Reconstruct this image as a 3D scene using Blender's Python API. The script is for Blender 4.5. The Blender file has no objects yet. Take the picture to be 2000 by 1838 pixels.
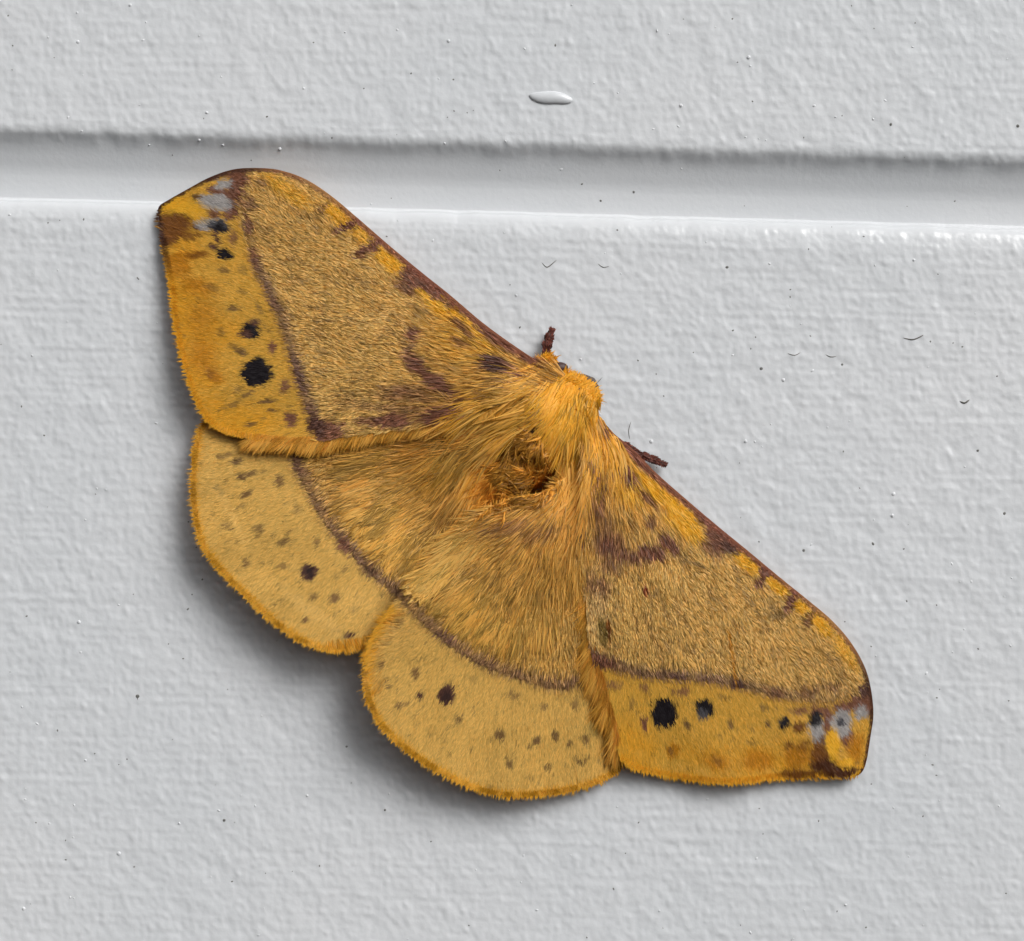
import bpy, bmesh, math, random
import numpy as np
from mathutils import Vector
from mathutils.geometry import delaunay_2d_cdt

# ------------------------------------------------------------------ camera, sky, sun, exposure
S = 0.00004                 # metres per unit of the drawing grid (2000 x 1838 units = 80 x 73.5 mm of wall)
D = 0.17                    # camera distance from the wall face
scene = bpy.context.scene
cam_data = bpy.data.cameras.new('camera')
cam_data.sensor_width = 36.0
cam_data.lens = 36.0 * D / (2000 * S)
cam_data.clip_start = 0.005
cam_data.clip_end = 50.0
cam = bpy.data.objects.new('camera', cam_data)
scene.collection.objects.link(cam)
cam.location = (0, -D, 0)
cam.rotation_euler = (math.radians(90), 0, 0)
scene.camera = cam

SUN = Vector((0.50, -0.62, 0.60)).normalized()      # from the wall towards the light: upper right, in front
elev = math.asin(SUN.z)
azim = math.atan2(SUN.x, SUN.y)
world = bpy.data.worlds.new('World')
scene.world = world
world.use_nodes = True
wn = world.node_tree
for n in list(wn.nodes): wn.nodes.remove(n)
sky = wn.nodes.new('ShaderNodeTexSky')
sky.sky_type = 'NISHITA'
sky.sun_disc = False
sky.sun_elevation = elev
sky.sun_rotation = azim
sky.air_density = 1.0
sky.dust_density = 6.0
sky.ozone_density = 1.0
hs = wn.nodes.new('ShaderNodeHueSaturation')         # overcast: the blue is veiled by cloud
hs.inputs['Saturation'].default_value = 0.08
bgn = wn.nodes.new('ShaderNodeBackground')
bgn.inputs['Strength'].default_value = 0.072
won = wn.nodes.new('ShaderNodeOutputWorld')
wn.links.new(sky.outputs[0], hs.inputs['Color'])
wn.links.new(hs.outputs[0], bgn.inputs['Color'])
wn.links.new(bgn.outputs[0], won.inputs['Surface'])

sun_data = bpy.data.lights.new('sun', 'SUN')
sun_data.energy = 1.5
sun_data.angle = math.radians(32)
sun_data.color = (1.0, 0.985, 0.96)
sun = bpy.data.objects.new('sun', sun_data)
scene.collection.objects.link(sun)
sun.rotation_euler = SUN.to_track_quat('Z', 'Y').to_euler()
sun.location = SUN * 0.5

scene.view_settings.view_transform = 'Standard'
scene.view_settings.look = 'None'
scene.view_settings.gamma = 1.0
scene.view_settings.use_curve_mapping = False
scene.view_settings.exposure = 0.34

# ------------------------------------------------------------------ helpers
rng = np.random.default_rng(7)
C = scene.collection

def tag(o, label=None, cat=None, group=None, kind=None):
    if label: o['label'] = label
    if cat: o['category'] = cat
    if group: o['group'] = group
    if kind: o['kind'] = kind
    return o

def lin(c):
    c = np.asarray(c, float) / 255.0
    return np.where(c <= 0.04045, c / 12.92, ((c + 0.055) / 1.055) ** 2.4)

def P(x, y, h):
    """grid point (x right, y down) h millimetres in front of the wall -> metres"""
    x = np.asarray(x, float); y = np.asarray(y, float); h = np.asarray(h, float) * 0.001
    k = (D - h) / D
    out = np.empty(np.broadcast(x, y, h).shape + (3,))
    out[..., 0] = (x - 1000) * S * k
    out[..., 1] = -h
    out[..., 2] = (919 - y) * S * k
    return out

def hash2(ix, iy, seed):
    n = (ix.astype(np.int64) * 374761393 + iy.astype(np.int64) * 668265263 + seed * 1442695041) & 0xFFFFFFFF
    n = ((n ^ (n >> 13)) * 1274126177) & 0xFFFFFFFF
    n = (n ^ (n >> 16)) & 0xFFFFFFFF
    return n / 4294967295.0

def vnoise(x, y, seed=0):
    ix = np.floor(x); iy = np.floor(y)
    fx = x - ix; fy = y - iy
    fx = fx * fx * (3 - 2 * fx); fy = fy * fy * (3 - 2 * fy)
    a = hash2(ix, iy, seed); b = hash2(ix + 1, iy, seed)
    c = hash2(ix, iy + 1, seed); d = hash2(ix + 1, iy + 1, seed)
    return (a + (b - a) * fx) * (1 - fy) + (c + (d - c) * fx) * fy      # 0..1

def fbm(x, y, seed=0, octs=3):
    s = 0; a = 0.5; t = 0
    for k in range(octs):
        s = s + a * vnoise(x * 2 ** k, y * 2 ** k, seed + 17 * k); t += a; a *= 0.5
    return s / t

def sstep(a, b, x):
    t = np.clip((x - a) / (b - a), 0, 1)
    return t * t * (3 - 2 * t)

def smooth_path(pts, closed=False, step=6.0):
    pts = np.asarray(pts, float)
    n = len(pts)
    out = []
    rngi = range(n if closed else n - 1)
    for i in rngi:
        if closed:
            p0, p1, p2, p3 = pts[i - 1], pts[i], pts[(i + 1) % n], pts[(i + 2) % n]
        else:
            p0, p1, p2, p3 = pts[max(i - 1, 0)], pts[i], pts[i + 1], pts[min(i + 2, n - 1)]
        m = max(1, int(np.linalg.norm(p2 - p1) / step))
        for t in np.arange(m) / m:
            out.append(0.5 * ((2 * p1) + (-p0 + p2) * t + (2 * p0 - 5 * p1 + 4 * p2 - p3) * t ** 2 + (-p0 + 3 * p1 - 3 * p2 + p3) * t ** 3))
    if not closed: out.append(pts[-1])
    return np.array(out)

def inside(poly, x, y):
    c = np.zeros(x.shape, bool)
    xj, yj = poly[-1]
    for xi, yi in poly:
        if yi != yj:
            cond = ((yi > y) != (yj > y)) & (x < (xj - xi) * (y - yi) / (yj - yi) + xi)
            c ^= cond
        xj, yj = xi, yi
    return c

def seg_dist(path, x, y):
    """distance to polyline, parameter 0..1 along it, signed side"""
    best = np.full(x.shape, 1e9); par = np.zeros(x.shape); side = np.zeros(x.shape)
    n = len(path) - 1
    for i in range(n):
        ax, ay = path[i]; bx, by = path[i + 1]
        dx, dy = bx - ax, by - ay
        L = dx * dx + dy * dy + 1e-9
        t = np.clip(((x - ax) * dx + (y - ay) * dy) / L, 0, 1)
        d = np.hypot(x - ax - t * dx, y - ay - t * dy)
        m = d < best
        best = np.where(m, d, best); par = np.where(m, (i + t) / n, par)
        side = np.where(m, np.sign(dx * (y - ay) - dy * (x - ax)), side)
    return best, par, side

class RBF:
    def __init__(self, pts, sc=300.0):
        p = np.asarray(pts, float); self.sc = sc
        self.q = p[:, :2] / sc; n = len(p)
        A = np.zeros((n + 3, n + 3))
        A[:n, :n] = self.phi(np.linalg.norm(self.q[:, None] - self.q[None], axis=2))
        A[:n, n] = 1; A[:n, n + 1:] = self.q; A[n, :n] = 1; A[n + 1:, :n] = self.q.T
        b = np.zeros(n + 3); b[:n] = p[:, 2]
        self.w = np.linalg.solve(A, b)
    @staticmethod
    def phi(r): return np.where(r > 1e-9, r * r * np.log(np.maximum(r, 1e-9)), 0)
    def __call__(self, x, y):
        x = np.asarray(x, float) / self.sc; y = np.asarray(y, float) / self.sc
        n = len(self.q)
        v = self.w[n] + self.w[n + 1] * x + self.w[n + 2] * y
        for i in range(n):
            v = v + self.w[i] * self.phi(np.hypot(x - self.q[i, 0], y - self.q[i, 1]))
        return v

def mesh_obj(name, verts, faces, mat, parent=None, col=None, smooth=True):
    """faces: (n,3) or (n,4) int array"""
    verts = np.asarray(verts, np.float32); faces = np.asarray(faces, np.int32)
    me = bpy.data.meshes.new(name)
    me.vertices.add(len(verts)); me.vertices.foreach_set('co', verts.ravel())
    k = faces.shape[1]
    me.loops.add(faces.size); me.loops.foreach_set('vertex_index', faces.ravel())
    me.polygons.add(len(faces))
    me.polygons.foreach_set('loop_start', np.arange(0, faces.size, k, dtype=np.int32))
    me.polygons.foreach_set('use_smooth', np.full(len(faces), smooth))
    if col is not None:
        a = me.color_attributes.new('pigment', 'FLOAT_COLOR', 'POINT')
        c4 = np.ones((len(verts), 4), np.float32); c4[:, :3] = col
        a.data.foreach_set('color', c4.ravel())
    me.update(calc_edges=True); me.validate()
    if mat: me.materials.append(mat)
    o = bpy.data.objects.new(name, me)
    C.objects.link(o)
    if parent: o.parent = parent
    return o

def grid_faces(nr, nc):
    i = np.arange(nr - 1)[:, None] * nc + np.arange(nc - 1)[None]
    return np.stack([i, i + 1, i + nc + 1, i + nc], -1).reshape(-1, 4)

def empty(name, loc=(0, 0, 0)):
    o = bpy.data.objects.new(name, None)
    o.empty_display_size = 0.005
    o.location = loc
    C.objects.link(o)
    return o

# ------------------------------------------------------------------ materials
def mat(name):
    m = bpy.data.materials.new(name); m.use_nodes = True
    return m, m.node_tree, m.node_tree.nodes['Principled BSDF']

def paint_material():
    m, t, b = mat('white_wall_paint')
    tc = t.nodes.new('ShaderNodeTexCoord')
    n1 = t.nodes.new('ShaderNodeTexNoise'); n1.inputs['Scale'].default_value = 45; n1.inputs['Detail'].default_value = 4
    r1 = t.nodes.new('ShaderNodeMapRange'); r1.inputs['From Min'].default_value = 0.3; r1.inputs['From Max'].default_value = 0.7
    mx = t.nodes.new('ShaderNodeMix'); mx.data_type = 'RGBA'
    mx.inputs['A'].default_value = (0.620, 0.640, 0.662, 1); mx.inputs['B'].default_value = (0.660, 0.672, 0.690, 1)
    t.links.new(tc.outputs['Object'], n1.inputs['Vector'])
    t.links.new(n1.outputs['Fac'], r1.inputs['Value']); t.links.new(r1.outputs[0], mx.inputs['Factor'])
    t.links.new(mx.outputs['Result'], b.inputs['Base Color'])
    n2 = t.nodes.new('ShaderNodeTexNoise'); n2.inputs['Scale'].default_value = 3400; n2.inputs['Detail'].default_value = 3
    t.links.new(tc.outputs['Object'], n2.inputs['Vector'])
    bp = t.nodes.new('ShaderNodeBump'); bp.inputs['Strength'].default_value = 0.5; bp.inputs['Distance'].default_value = 0.00003
    t.links.new(n2.outputs['Fac'], bp.inputs['Height']); t.links.new(bp.outputs[0], b.inputs['Normal'])
    b.inputs['Roughness'].default_value = 0.21
    b.inputs['Specular IOR Level'].default_value = 0.45
    return m

def pigment_material(name, rough=0.6, sheen=0.0, noise=0.0, trans=0.0, spec=0.3):
    m, t, b = mat(name)
    a = t.nodes.new('ShaderNodeVertexColor'); a.layer_name = 'pigment'
    src = a.outputs['Color']
    if noise:
        tc = t.nodes.new('ShaderNodeTexCoord')
        n = t.nodes.new('ShaderNodeTexNoise'); n.inputs['Scale'].default_value = 9000; n.inputs['Detail'].default_value = 2
        r = t.nodes.new('ShaderNodeMapRange'); r.inputs['From Min'].default_value = 0.25; r.inputs['From Max'].default_value = 0.75
        r.inputs['To Min'].default_value = 1 - noise; r.inputs['To Max'].default_value = 1 + noise
        mul = t.nodes.new('ShaderNodeVectorMath'); mul.operation = 'SCALE'
        t.links.new(tc.outputs['Object'], n.inputs['Vector']); t.links.new(n.outputs['Fac'], r.inputs['Value'])
        t.links.new(src, mul.inputs[0]); t.links.new(r.outputs[0], mul.inputs['Scale'])
        src = mul.outputs[0]
    t.links.new(src, b.inputs['Base Color'])
    b.inputs['Roughness'].default_value = rough
    b.inputs['Specular IOR Level'].default_value = spec
    b.inputs['Sheen Weight'].default_value = sheen
    if trans:
        tr = t.nodes.new('ShaderNodeBsdfTranslucent'); t.links.new(src, tr.inputs['Color'])
        mix = t.nodes.new('ShaderNodeMixShader'); mix.inputs[0].default_value = trans
        out = t.nodes['Material Output']
        t.links.new(b.outputs[0], mix.inputs[1]); t.links.new(tr.outputs[0], mix.inputs[2]); t.links.new(mix.outputs[0], out.inputs['Surface'])
    return m

def plain_material(name, col, rough=0.5, nscale=3000, var=0.25, spec=0.4):
    m, t, b = mat(name)
    tc = t.nodes.new('ShaderNodeTexCoord')
    n = t.nodes.new('ShaderNodeTexNoise'); n.inputs['Scale'].default_value = nscale; n.inputs['Detail'].default_value = 3
    mx = t.nodes.new('ShaderNodeMix'); mx.data_type = 'RGBA'
    c = np.array(col, float)
    mx.inputs['A'].default_value = (*(c * (1 - var)), 1); mx.inputs['B'].default_value = (*(c * (1 + var)), 1)
    t.links.new(tc.outputs['Object'], n.inputs['Vector']); t.links.new(n.outputs['Fac'], mx.inputs['Factor'])
    t.links.new(mx.outputs['Result'], b.inputs['Base Color'])
    b.inputs['Roughness'].default_value = rough
    b.inputs['Specular IOR Level'].default_value = spec
    return m

M_PAINT = paint_material()
M_WING = pigment_material('wing_membrane', 0.7, noise=0.12, spec=0.2, trans=0.5)
M_HAIR = pigment_material('moth_scales', 0.5, sheen=0.0, trans=0.34, spec=0.35)
M_CUT = plain_material('dark_cuticle', (0.045, 0.022, 0.008), 0.45)
M_EYE = plain_material('compound_eye', (0.055, 0.026, 0.022), 0.5, 5000, 0.5)
M_LEG = plain_material('leg_scales', (0.075, 0.026, 0.018), 0.7, 4000, 0.45)
M_DIRT = plain_material('dirt', (0.17, 0.17, 0.16), 0.9, 2000, 0.5)
M_LINT_CRACK = plain_material('lint_and_crack_grey', (0.16, 0.155, 0.14), 0.9, 2000, 0.3)

# ------------------------------------------------------------------ the wall: two painted boards and the groove between them
wall = empty('wall')
tag(wall, 'white painted board wall with one groove, behind the yellow moth', 'wall', kind='structure')
TILT = math.atan(0.0285)

# relief of the roller-applied paint, millimetres, on a regular lattice of 4 units
NX, NY, G0 = 1200, 1200, 4.0
kx = np.fft.fftfreq(NX, G0)[None, :]; ky = np.fft.fftfreq(NY, G0)[:, None]
def band(lx, ly, ang=0.0, seed=0, bw=0.85):
    r = np.random.default_rng(seed)
    w = np.fft.fft2(r.standard_normal((NY, NX)))
    ca, sa = math.cos(ang), math.sin(ang)
    u = (kx * ca + ky * sa) * lx; v = (-kx * sa + ky * ca) * ly
    q = np.sqrt(u * u + v * v) + 1e-6
    f = np.exp(-(np.log(q) / bw) ** 2)
    z = np.real(np.fft.ifft2(w * f))
    return z / z.std()
relief = 0.50 * band(30, 44, -0.35, 1) + 0.42 * band(19, 24, 0.1, 2) + 0.8 * band(110, 160, -0.3, 3) + 0.30 * band(420, 17, 0, 5, 0.4) + 0.20 * band(17, 150, 0.04, 6, 0.4)
relief += 0.26 * np.maximum(band(26, 46, -0.2, 4), 0) ** 2
RELIEF_MM = 0.0165
def relief_at(u, v):
    gx = (u / G0 + NX / 2) % NX; gy = (v / G0 + NY / 2) % NY
    ix = np.floor(gx).astype(int); iy = np.floor(gy).astype(int); fx = gx - ix; fy = gy - iy
    a = relief[iy % NY, ix % NX]; b = relief[iy % NY, (ix + 1) % NX]; c = relief[(iy + 1) % NY, ix % NX]; d = relief[(iy + 1) % NY, (ix + 1) % NX]
    return ((a * (1 - fx) + b * fx) * (1 - fy) + (c * (1 - fx) + d * fx) * fy) * RELIEF_MM

prof_v = np.array([-3000, -660, -644, -637, -631, -622, -612, -598, -584, -570, -556, -540, -520, -509, -506, -502, -498, -490, -480, -468, -452, 3000])
prof_h = np.array([0, 0, -0.01, -0.05, -0.20, -0.50, -0.76, -1.02, -1.22, -1.42, -1.54, -1.60, -1.66, -1.70, -1.60, -0.92, -0.50, -0.26, -0.125, -0.045, 0, 0])
_pv = np.arange(-760.0, -360.0, 1.0); _k = np.exp(-(np.arange(-10, 11) / 2.6) ** 2); _k /= _k.sum()
_ph = np.convolve(np.interp(_pv, prof_v, prof_h), _k, mode='same'); _k2 = np.exp(-(np.arange(-20, 21) / 7.0) ** 2); _k2 /= _k2.sum(); _ps = np.convolve(_ph, _k2, mode='same'); _w = sstep(-575, -550, _pv); _ph = _ps * (1 - _w) + _ph * _w; _ph[:25] = 0; _ph[-25:] = 0
prof_v, prof_h = np.r_[-3000, _pv, 3000], np.r_[0, _ph, 0]
def wall_h(u, v):
    wob = (fbm(u / 45, u * 0 + 3.3, 5, 3) - 0.5) * 11 * np.exp(-((v + 630) / 20) ** 2) + (fbm(u / 60, u * 0 + 9.3, 8, 3) - 0.5) * 7 * np.exp(-((v + 492) / 22) ** 2)
    h = np.interp(v + wob, prof_v, prof_h)
    rough = 1 - 0.85 * sstep(-640, -610, v) * (1 - sstep(-500, -470, v))
    return h + relief_at(u, v) * rough

def axis(lo, hi, a, b, step):
    mid = np.arange(a, b + step, step)
    def out(e, s):
        r = []; x = e; d = step
        while abs(x - e) < abs(s - e):
            d = min(d * 1.12, 60); x = x + d * np.sign(s - e); r.append(x)
        return r
    return np.array(out(a, lo)[::-1] + list(mid) + out(b, hi))
us = axis(-2400, 2400, -1060, 1060, 4.0)
vs_mid = np.concatenate([np.arange(-985, -660, 4.0), np.arange(-660, -460, 3.0), np.arange(-460, 985, 4.0)])
full_v = axis(-2400, 2400, -985, 985, 4.0)
vs = np.concatenate([full_v[full_v < -986], vs_mid, full_v[full_v > 985]])
def wall_patch(name, v_lo, v_hi, label=None):
    vv = np.concatenate([[v_lo], vs[(vs > v_lo + 0.5) & (vs < v_hi - 0.5)], [v_hi]])
    U, V = np.meshgrid(us, vv)
    h = wall_h(U, V)
    ct, st = math.cos(TILT), math.sin(TILT)
    X = 1000 + U * ct - V * st; Y = 919 + U * st + V * ct
    co = np.stack([(X - 1000) * S, -h * 0.001, (919 - Y) * S], -1).reshape(-1, 3)
    o = mesh_obj(name, co, grid_faces(len(vv), len(us)), M_PAINT, wall)
    if label: o['label'] = label
    return o
wall_patch('board', -2400, -562, 'board above the groove, its lower lip in shade')
wall_patch('groove_floor', -562, -511, 'smooth shallow groove between the two boards')
wall_patch('board', -511, 2400, 'board below the groove that the moth rests on')

def wall_uv(px, py):
    dx, dy = px - 1000, py - 919
    ct, st = math.cos(TILT), math.sin(TILT)
    return dx * ct + dy * st, -dx * st + dy * ct
def wall_surf(px, py):
    u, v = wall_uv(np.asarray(px, float), np.asarray(py, float))
    return wall_h(u, v)

def dome(px, py, rx, ry, ang, hgt, nseg=10, nr=4):
    """low rounded bump of paint standing on the wall"""
    vs_, fs_ = [], []
    ca, sa = math.cos(ang), math.sin(ang)
    base = float(wall_surf(px, py))
    for k in range(nr):
        f = k / (nr - 1) if nr > 1 else 0
        rr = math.cos(f * math.pi / 2); hh = base + hgt * math.sin(f * math.pi / 2) - (0.03 if k == 0 else 0)
        if k == nr - 1:
            vs_.append((px, py, hh)); continue
        for j in range(nseg):
            a = 2 * math.pi * j / nseg
            ex, ey = rx * rr * math.cos(a), ry * rr * math.sin(a)
            vs_.append((px + ex * ca - ey * sa, py + ex * sa + ey * ca, hh))
    for k in range(nr - 2):
        for j in range(nseg):
            a, b = k * nseg + j, k * nseg + (j + 1) % nseg
            fs_.append((a, b, b + nseg)); fs_.append((a, b + nseg, a + nseg))
    top = (nr - 1) * nseg; k = nr - 2
    for j in range(nseg): fs_.append((k * nseg + j, k * nseg + (j + 1) % nseg, top))
    v = np.array(vs_)
    return np.stack([(v[:, 0] - 1000) * S, -v[:, 2] * 0.001, (919 - v[:, 1]) * S], -1), np.array(fs_)

def join(parts):
    vo, fo, n = [], [], 0
    for v, f in parts:
        vo.append(v); fo.append(f + n); n += len(v)
    return np.concatenate(vo), np.concatenate(fo)

# the run of thick paint above the groove, a few single nubs, many tiny ones
v, f = dome(1076, 191, 44, 13, 0.03, 0.30, 28, 7)
v[:, 2] += (np.sin((v[:, 0] / S) * 0.09) * 1.6 + np.sin((v[:, 0] / S) * 0.031 + 1) * 2.5) * S
o = mesh_obj('paint_drip', v, f, M_PAINT, wall); o['label'] = 'short raised run of thick white paint above the groove'
nubs = [(1462, 112, 7), (1330, 206, 6), (254, 10, 5), (152, 82, 6), (876, 80, 6), (404, 220, 5), (1272, 862, 7), (154, 1215, 6),
        (232, 1667, 7), (46, 1775, 6), (350, 1608, 4), (600, 1554, 4), (1745, 965, 7), (1530, 742, 6), (1456, 862, 6), (1743, 1007, 6), (1785, 508, 5), (388, 272, 5), (545, 288, 6)]
for x, y, r in nubs:
    v, f = dome(x, y, r * 0.6, r * 0.65, 0.4, 0.07, 8, 4)
    mesh_obj('paint_nub', v, f, M_PAINT, wall)
parts = []
for k in range(260):
    x, y = rng.uniform(-150, 2150), rng.uniform(-150, 2000); r = rng.uniform(1.2, 2.8)
    parts.append(dome(x, y, r, r * rng.uniform(1, 2.0), rng.uniform(0, 3.1), rng.uniform(0.02, 0.05), 6, 3))
v, f = join(parts); tag(mesh_obj('paint_grit', v, f, M_PAINT, wall), kind='stuff')
parts = []
dark = [(1740, 243), (1988, 246), (1420, 522), (1910, 880), (1962, 1003), (1300, 905), (268, 1360), (438, 1602), (677, 1458), (752, 1582), (270, 1360), (1705, 1062), (1570, 1075), (1487, 720), (1645, 712), (1175, 387), (1240, 370)]
for x, y in dark: parts.append(dome(x, y, rng.uniform(2.5, 4.0), rng.uniform(2.5, 4.5), rng.uniform(0, 3), 0.04, 6, 3))
for k in range(260):
    x, y = rng.uniform(-150, 2150), rng.uniform(-150, 2000); r = rng.uniform(0.9, 2.1)
    parts.append(dome(x, y, r, r * rng.uniform(1, 1.8), rng.uniform(0, 3.1), 0.025, 6, 3))
v, f = join(parts); tag(mesh_obj('dirt_specks', v, f, M_DIRT, wall), kind='stuff')

def tube(path, rad, nseg=8, cap=True):
    """path (n,3) metres, rad (n,) metres"""
    path = np.asarray(path, float); rad = np.asarray(rad, float) * np.ones(len(path))
    tang = np.gradient(path, axis=0); tang /= np.linalg.norm(tang, axis=1)[:, None]
    ref = np.array([0, -1.0, 0.0])
    a = np.cross(tang, ref); a /= np.linalg.norm(a, axis=1)[:, None]
    b = np.cross(tang, a)
    th = 2 * np.pi * np.arange(nseg) / nseg
    v = path[:, None] + rad[:, None, None] * (a[:, None] * np.cos(th)[None, :, None] + b[:, None] * np.sin(th)[None, :, None])
    n = len(path); v = v.reshape(-1, 3); fs = []
    for i in range(n - 1):
        for j in range(nseg):
            p, q = i * nseg + j, i * nseg + (j + 1) % nseg
            fs += [(p, q, q + nseg), (p, q + nseg, p + nseg)]
    if cap:
        v = np.vstack([v, path[0], path[-1]])
        for j in range(nseg):
            fs += [((j + 1) % nseg, j, n * nseg), ((n - 1) * nseg + j, (n - 1) * nseg + (j + 1) % nseg, n * nseg + 1)]
    return v, np.array(fs)

def wall_line(pts, w):
    p = smooth_path(pts, step=4)
    h = wall_surf(p[:, 0], p[:, 1]) + 0.012
    xyz = np.stack([(p[:, 0] - 1000) * S, -h * 0.001, (919 - p[:, 1]) * S], -1)
    t = np.linspace(0, 1, len(p))
    return tube(xyz, np.maximum(w * S * np.sin(np.pi * t) ** 0.5, 0.1 * S), 5)
for pts, w in [([(1058, 512), (1068, 522), (1080, 514), (1087, 508)], 1.0), ([(1168, 515), (1178, 522), (1190, 520)], 0.8), ([(1538, 690), (1552, 694), (1564, 688)], 0.9),
               ([(1612, 692), (1622, 697), (1634, 696)], 0.9), ([(1764, 660), (1784, 663), (1804, 654)], 1.5), ([(1874, 783), (1884, 787), (1894, 780)], 2.0),
               ([(1230, 858), (1228, 840), (1233, 822)], 0.7), ([(270, 1355), (269, 1362), (269, 1367)], 1.2), ([(1163, 751), (1170, 744), (1177, 736)], 0.6)]:
    v, f = wall_line(pts, w)
    mesh_obj('lint_and_crack', v, f, M_LINT_CRACK, wall)  # mostly hair-like debris, plus a crack, all built as thin raised dark tubes

# ------------------------------------------------------------------ the moth
moth = empty('moth', tuple(P(1040, 870, 0)))
tag(moth, 'furry golden yellow moth with purple brown lines and black spots, wings spread on white wall', 'moth')
def adopt(o, par):
    o.parent = par
    o.matrix_parent_inverse = par.matrix_world.inverted()
    return o
bpy.context.view_layer.update()

# wing outlines on the drawing grid
LF = [(1100, 726), (1050, 704), (1000, 672), (940, 628), (880, 577), (820, 529), (760, 479), (700, 427), (645, 381), (595, 349), (545, 332), (500, 328), (455, 331), (410, 346), (365, 370), (328, 391), (310, 404),
      (310, 425), (317, 465), (325, 510), (334, 560), (341, 620), (352, 680), (365, 730), (382, 778), (400, 812), (425, 836), (460, 850), (500, 856), (560, 862), (620, 860), (700, 850), (780, 838), (860, 824), (920, 806), (975, 790), (1030, 772), (1085, 770), (1108, 748)]
LH = [(962, 862), (900, 800), (700, 790), (500, 790), (420, 800), (390, 840), (379, 890), (376, 950), (379, 1000), (386, 1040), (402, 1078), (440, 1124), (480, 1164), (520, 1203), (560, 1234), (600, 1257), (640, 1269), (672, 1267), (705, 1262), (728, 1256), (770, 1230), (830, 1170), (900, 1090), (945, 1000)]
RH = [(1110, 930), (1060, 960), (1000, 972), (945, 1000), (900, 1040), (862, 1078), (826, 1114), (795, 1148), (762, 1190), (736, 1228), (719, 1262), (713, 1310), (716, 1350), (727, 1385), (747, 1420), (782, 1455), (830, 1490), (880, 1519), (930, 1541), (990, 1554), (1050, 1552), (1110, 1544), (1160, 1531), (1200, 1510), (1214, 1490), (1216, 1440), (1205, 1350), (1195, 1200), (1180, 1050), (1160, 950)]
RF = [(1138, 806), (1170, 812), (1194, 842), (1237, 878), (1280, 922), (1340, 975), (1400, 1026), (1460, 1075), (1520, 1125), (1572, 1167), (1622, 1209), (1660, 1252), (1688, 1300), (1701, 1345), (1706, 1395), (1700, 1440), (1692, 1488), (1682, 1510), (1664, 1517),
      (1630, 1516), (1580, 1517), (1520, 1518), (1460, 1526), (1400, 1527), (1340, 1520), (1280, 1510), (1240, 1500), (1212, 1480), (1200, 1440), (1185, 1380), (1166, 1310), (1152, 1260), (1146, 1200), (1138, 1130), (1130, 1060), (1132, 1000), (1138, 930), (1142, 870)]

H_LF = RBF([(1084, 735, 3.9), (1040, 720, 3.6), (1000, 770, 4.6), (850, 560, 1.9), (700, 430, 1.4), (500, 330, 1.1), (309, 405, 0.8), (330, 520, 1.2), (341, 620, 2.0), (400, 815, 2.7), (620, 860, 3.1), (800, 835, 3.9), (700, 620, 2.7), (500, 600, 2.2), (900, 720, 3.7)])
H_LH = RBF([(960, 870, 3.9), (880, 1000, 2.5), (405, 815, 1.9), (375, 950, 2.5), (400, 1080, 2.9), (520, 1205, 3.3), (640, 1270, 3.6), (720, 1250, 3.5), (800, 1130, 2.7), (600, 900, 2.4), (800, 850, 3.2), (650, 1050, 3.0)])
H_RH = RBF([(1090, 960, 4.6), (1160, 950, 3.7), (940, 1000, 5.2), (820, 1120, 4.7), (715, 1290, 4.2), (740, 1420, 3.7), (880, 1520, 2.9), (1050, 1553, 2.0), (1210, 1490, 0.9), (1190, 1250, 2.35), (1170, 1050, 3.8), (950, 1300, 3.3)])
H_RF = RBF([(1150, 812, 4.0), (1185, 845, 3.5), (1150, 900, 4.8), (1140, 1050, 4.45), (1150, 1260, 3.15), (1212, 1482, 1.55), (1300, 945, 2.2), (1460, 1075, 1.3), (1660, 1250, 1.0), (1705, 1400, 0.9), (1680, 1512, 0.8), (1400, 1528, 1.3), (1400, 1250, 2.1), (1250, 1100, 3.4)])

# postmedial (dark) lines
PM_L = [(474, 340), (462, 380), (470, 430), (488, 490), (505, 535), (522, 565), (533, 592), (550, 630), (560, 663), (568, 690), (577, 720), (590, 760), (599, 790), (612, 822), (624, 852)]
PM_LH = [(585, 868), (576, 890), (578, 912), (600, 953), (625, 1000), (645, 1030), (674, 1064), (715, 1108), (745, 1135), (776, 1162), (800, 1186)]
PM_RH = [(770, 1152), (786, 1170), (805, 1192), (840, 1226), (880, 1258), (920, 1284), (960, 1304), (1005, 1320), (1050, 1334), (1092, 1344), (1120, 1338), (1150, 1332), (1190, 1330)]
PM_R = [(1145, 1276), (1165, 1290), (1200, 1304), (1245, 1316), (1290, 1322), (1340, 1324), (1395, 1330), (1440, 1340), (1480, 1350), (1520, 1360), (1576, 1368), (1630, 1366), (1700, 1350)]

TAN = (194, 159, 88); TAN2 = (172, 134, 68); GOLD = (190, 148, 58); PALE = (192, 154, 80); ORANGE = (196, 144, 34); YEL = (216, 170, 44)
PURP = (116, 75, 55); PURPD = (82, 53, 42); BROWN = (112, 68, 24); BLACK = (22, 16, 20); GREY = (152, 147, 144); DGREY = (70, 68, 72); OCHRE = (172, 116, 22); SPECK = (98, 70, 44); SPOT = (108, 76, 48)

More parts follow.
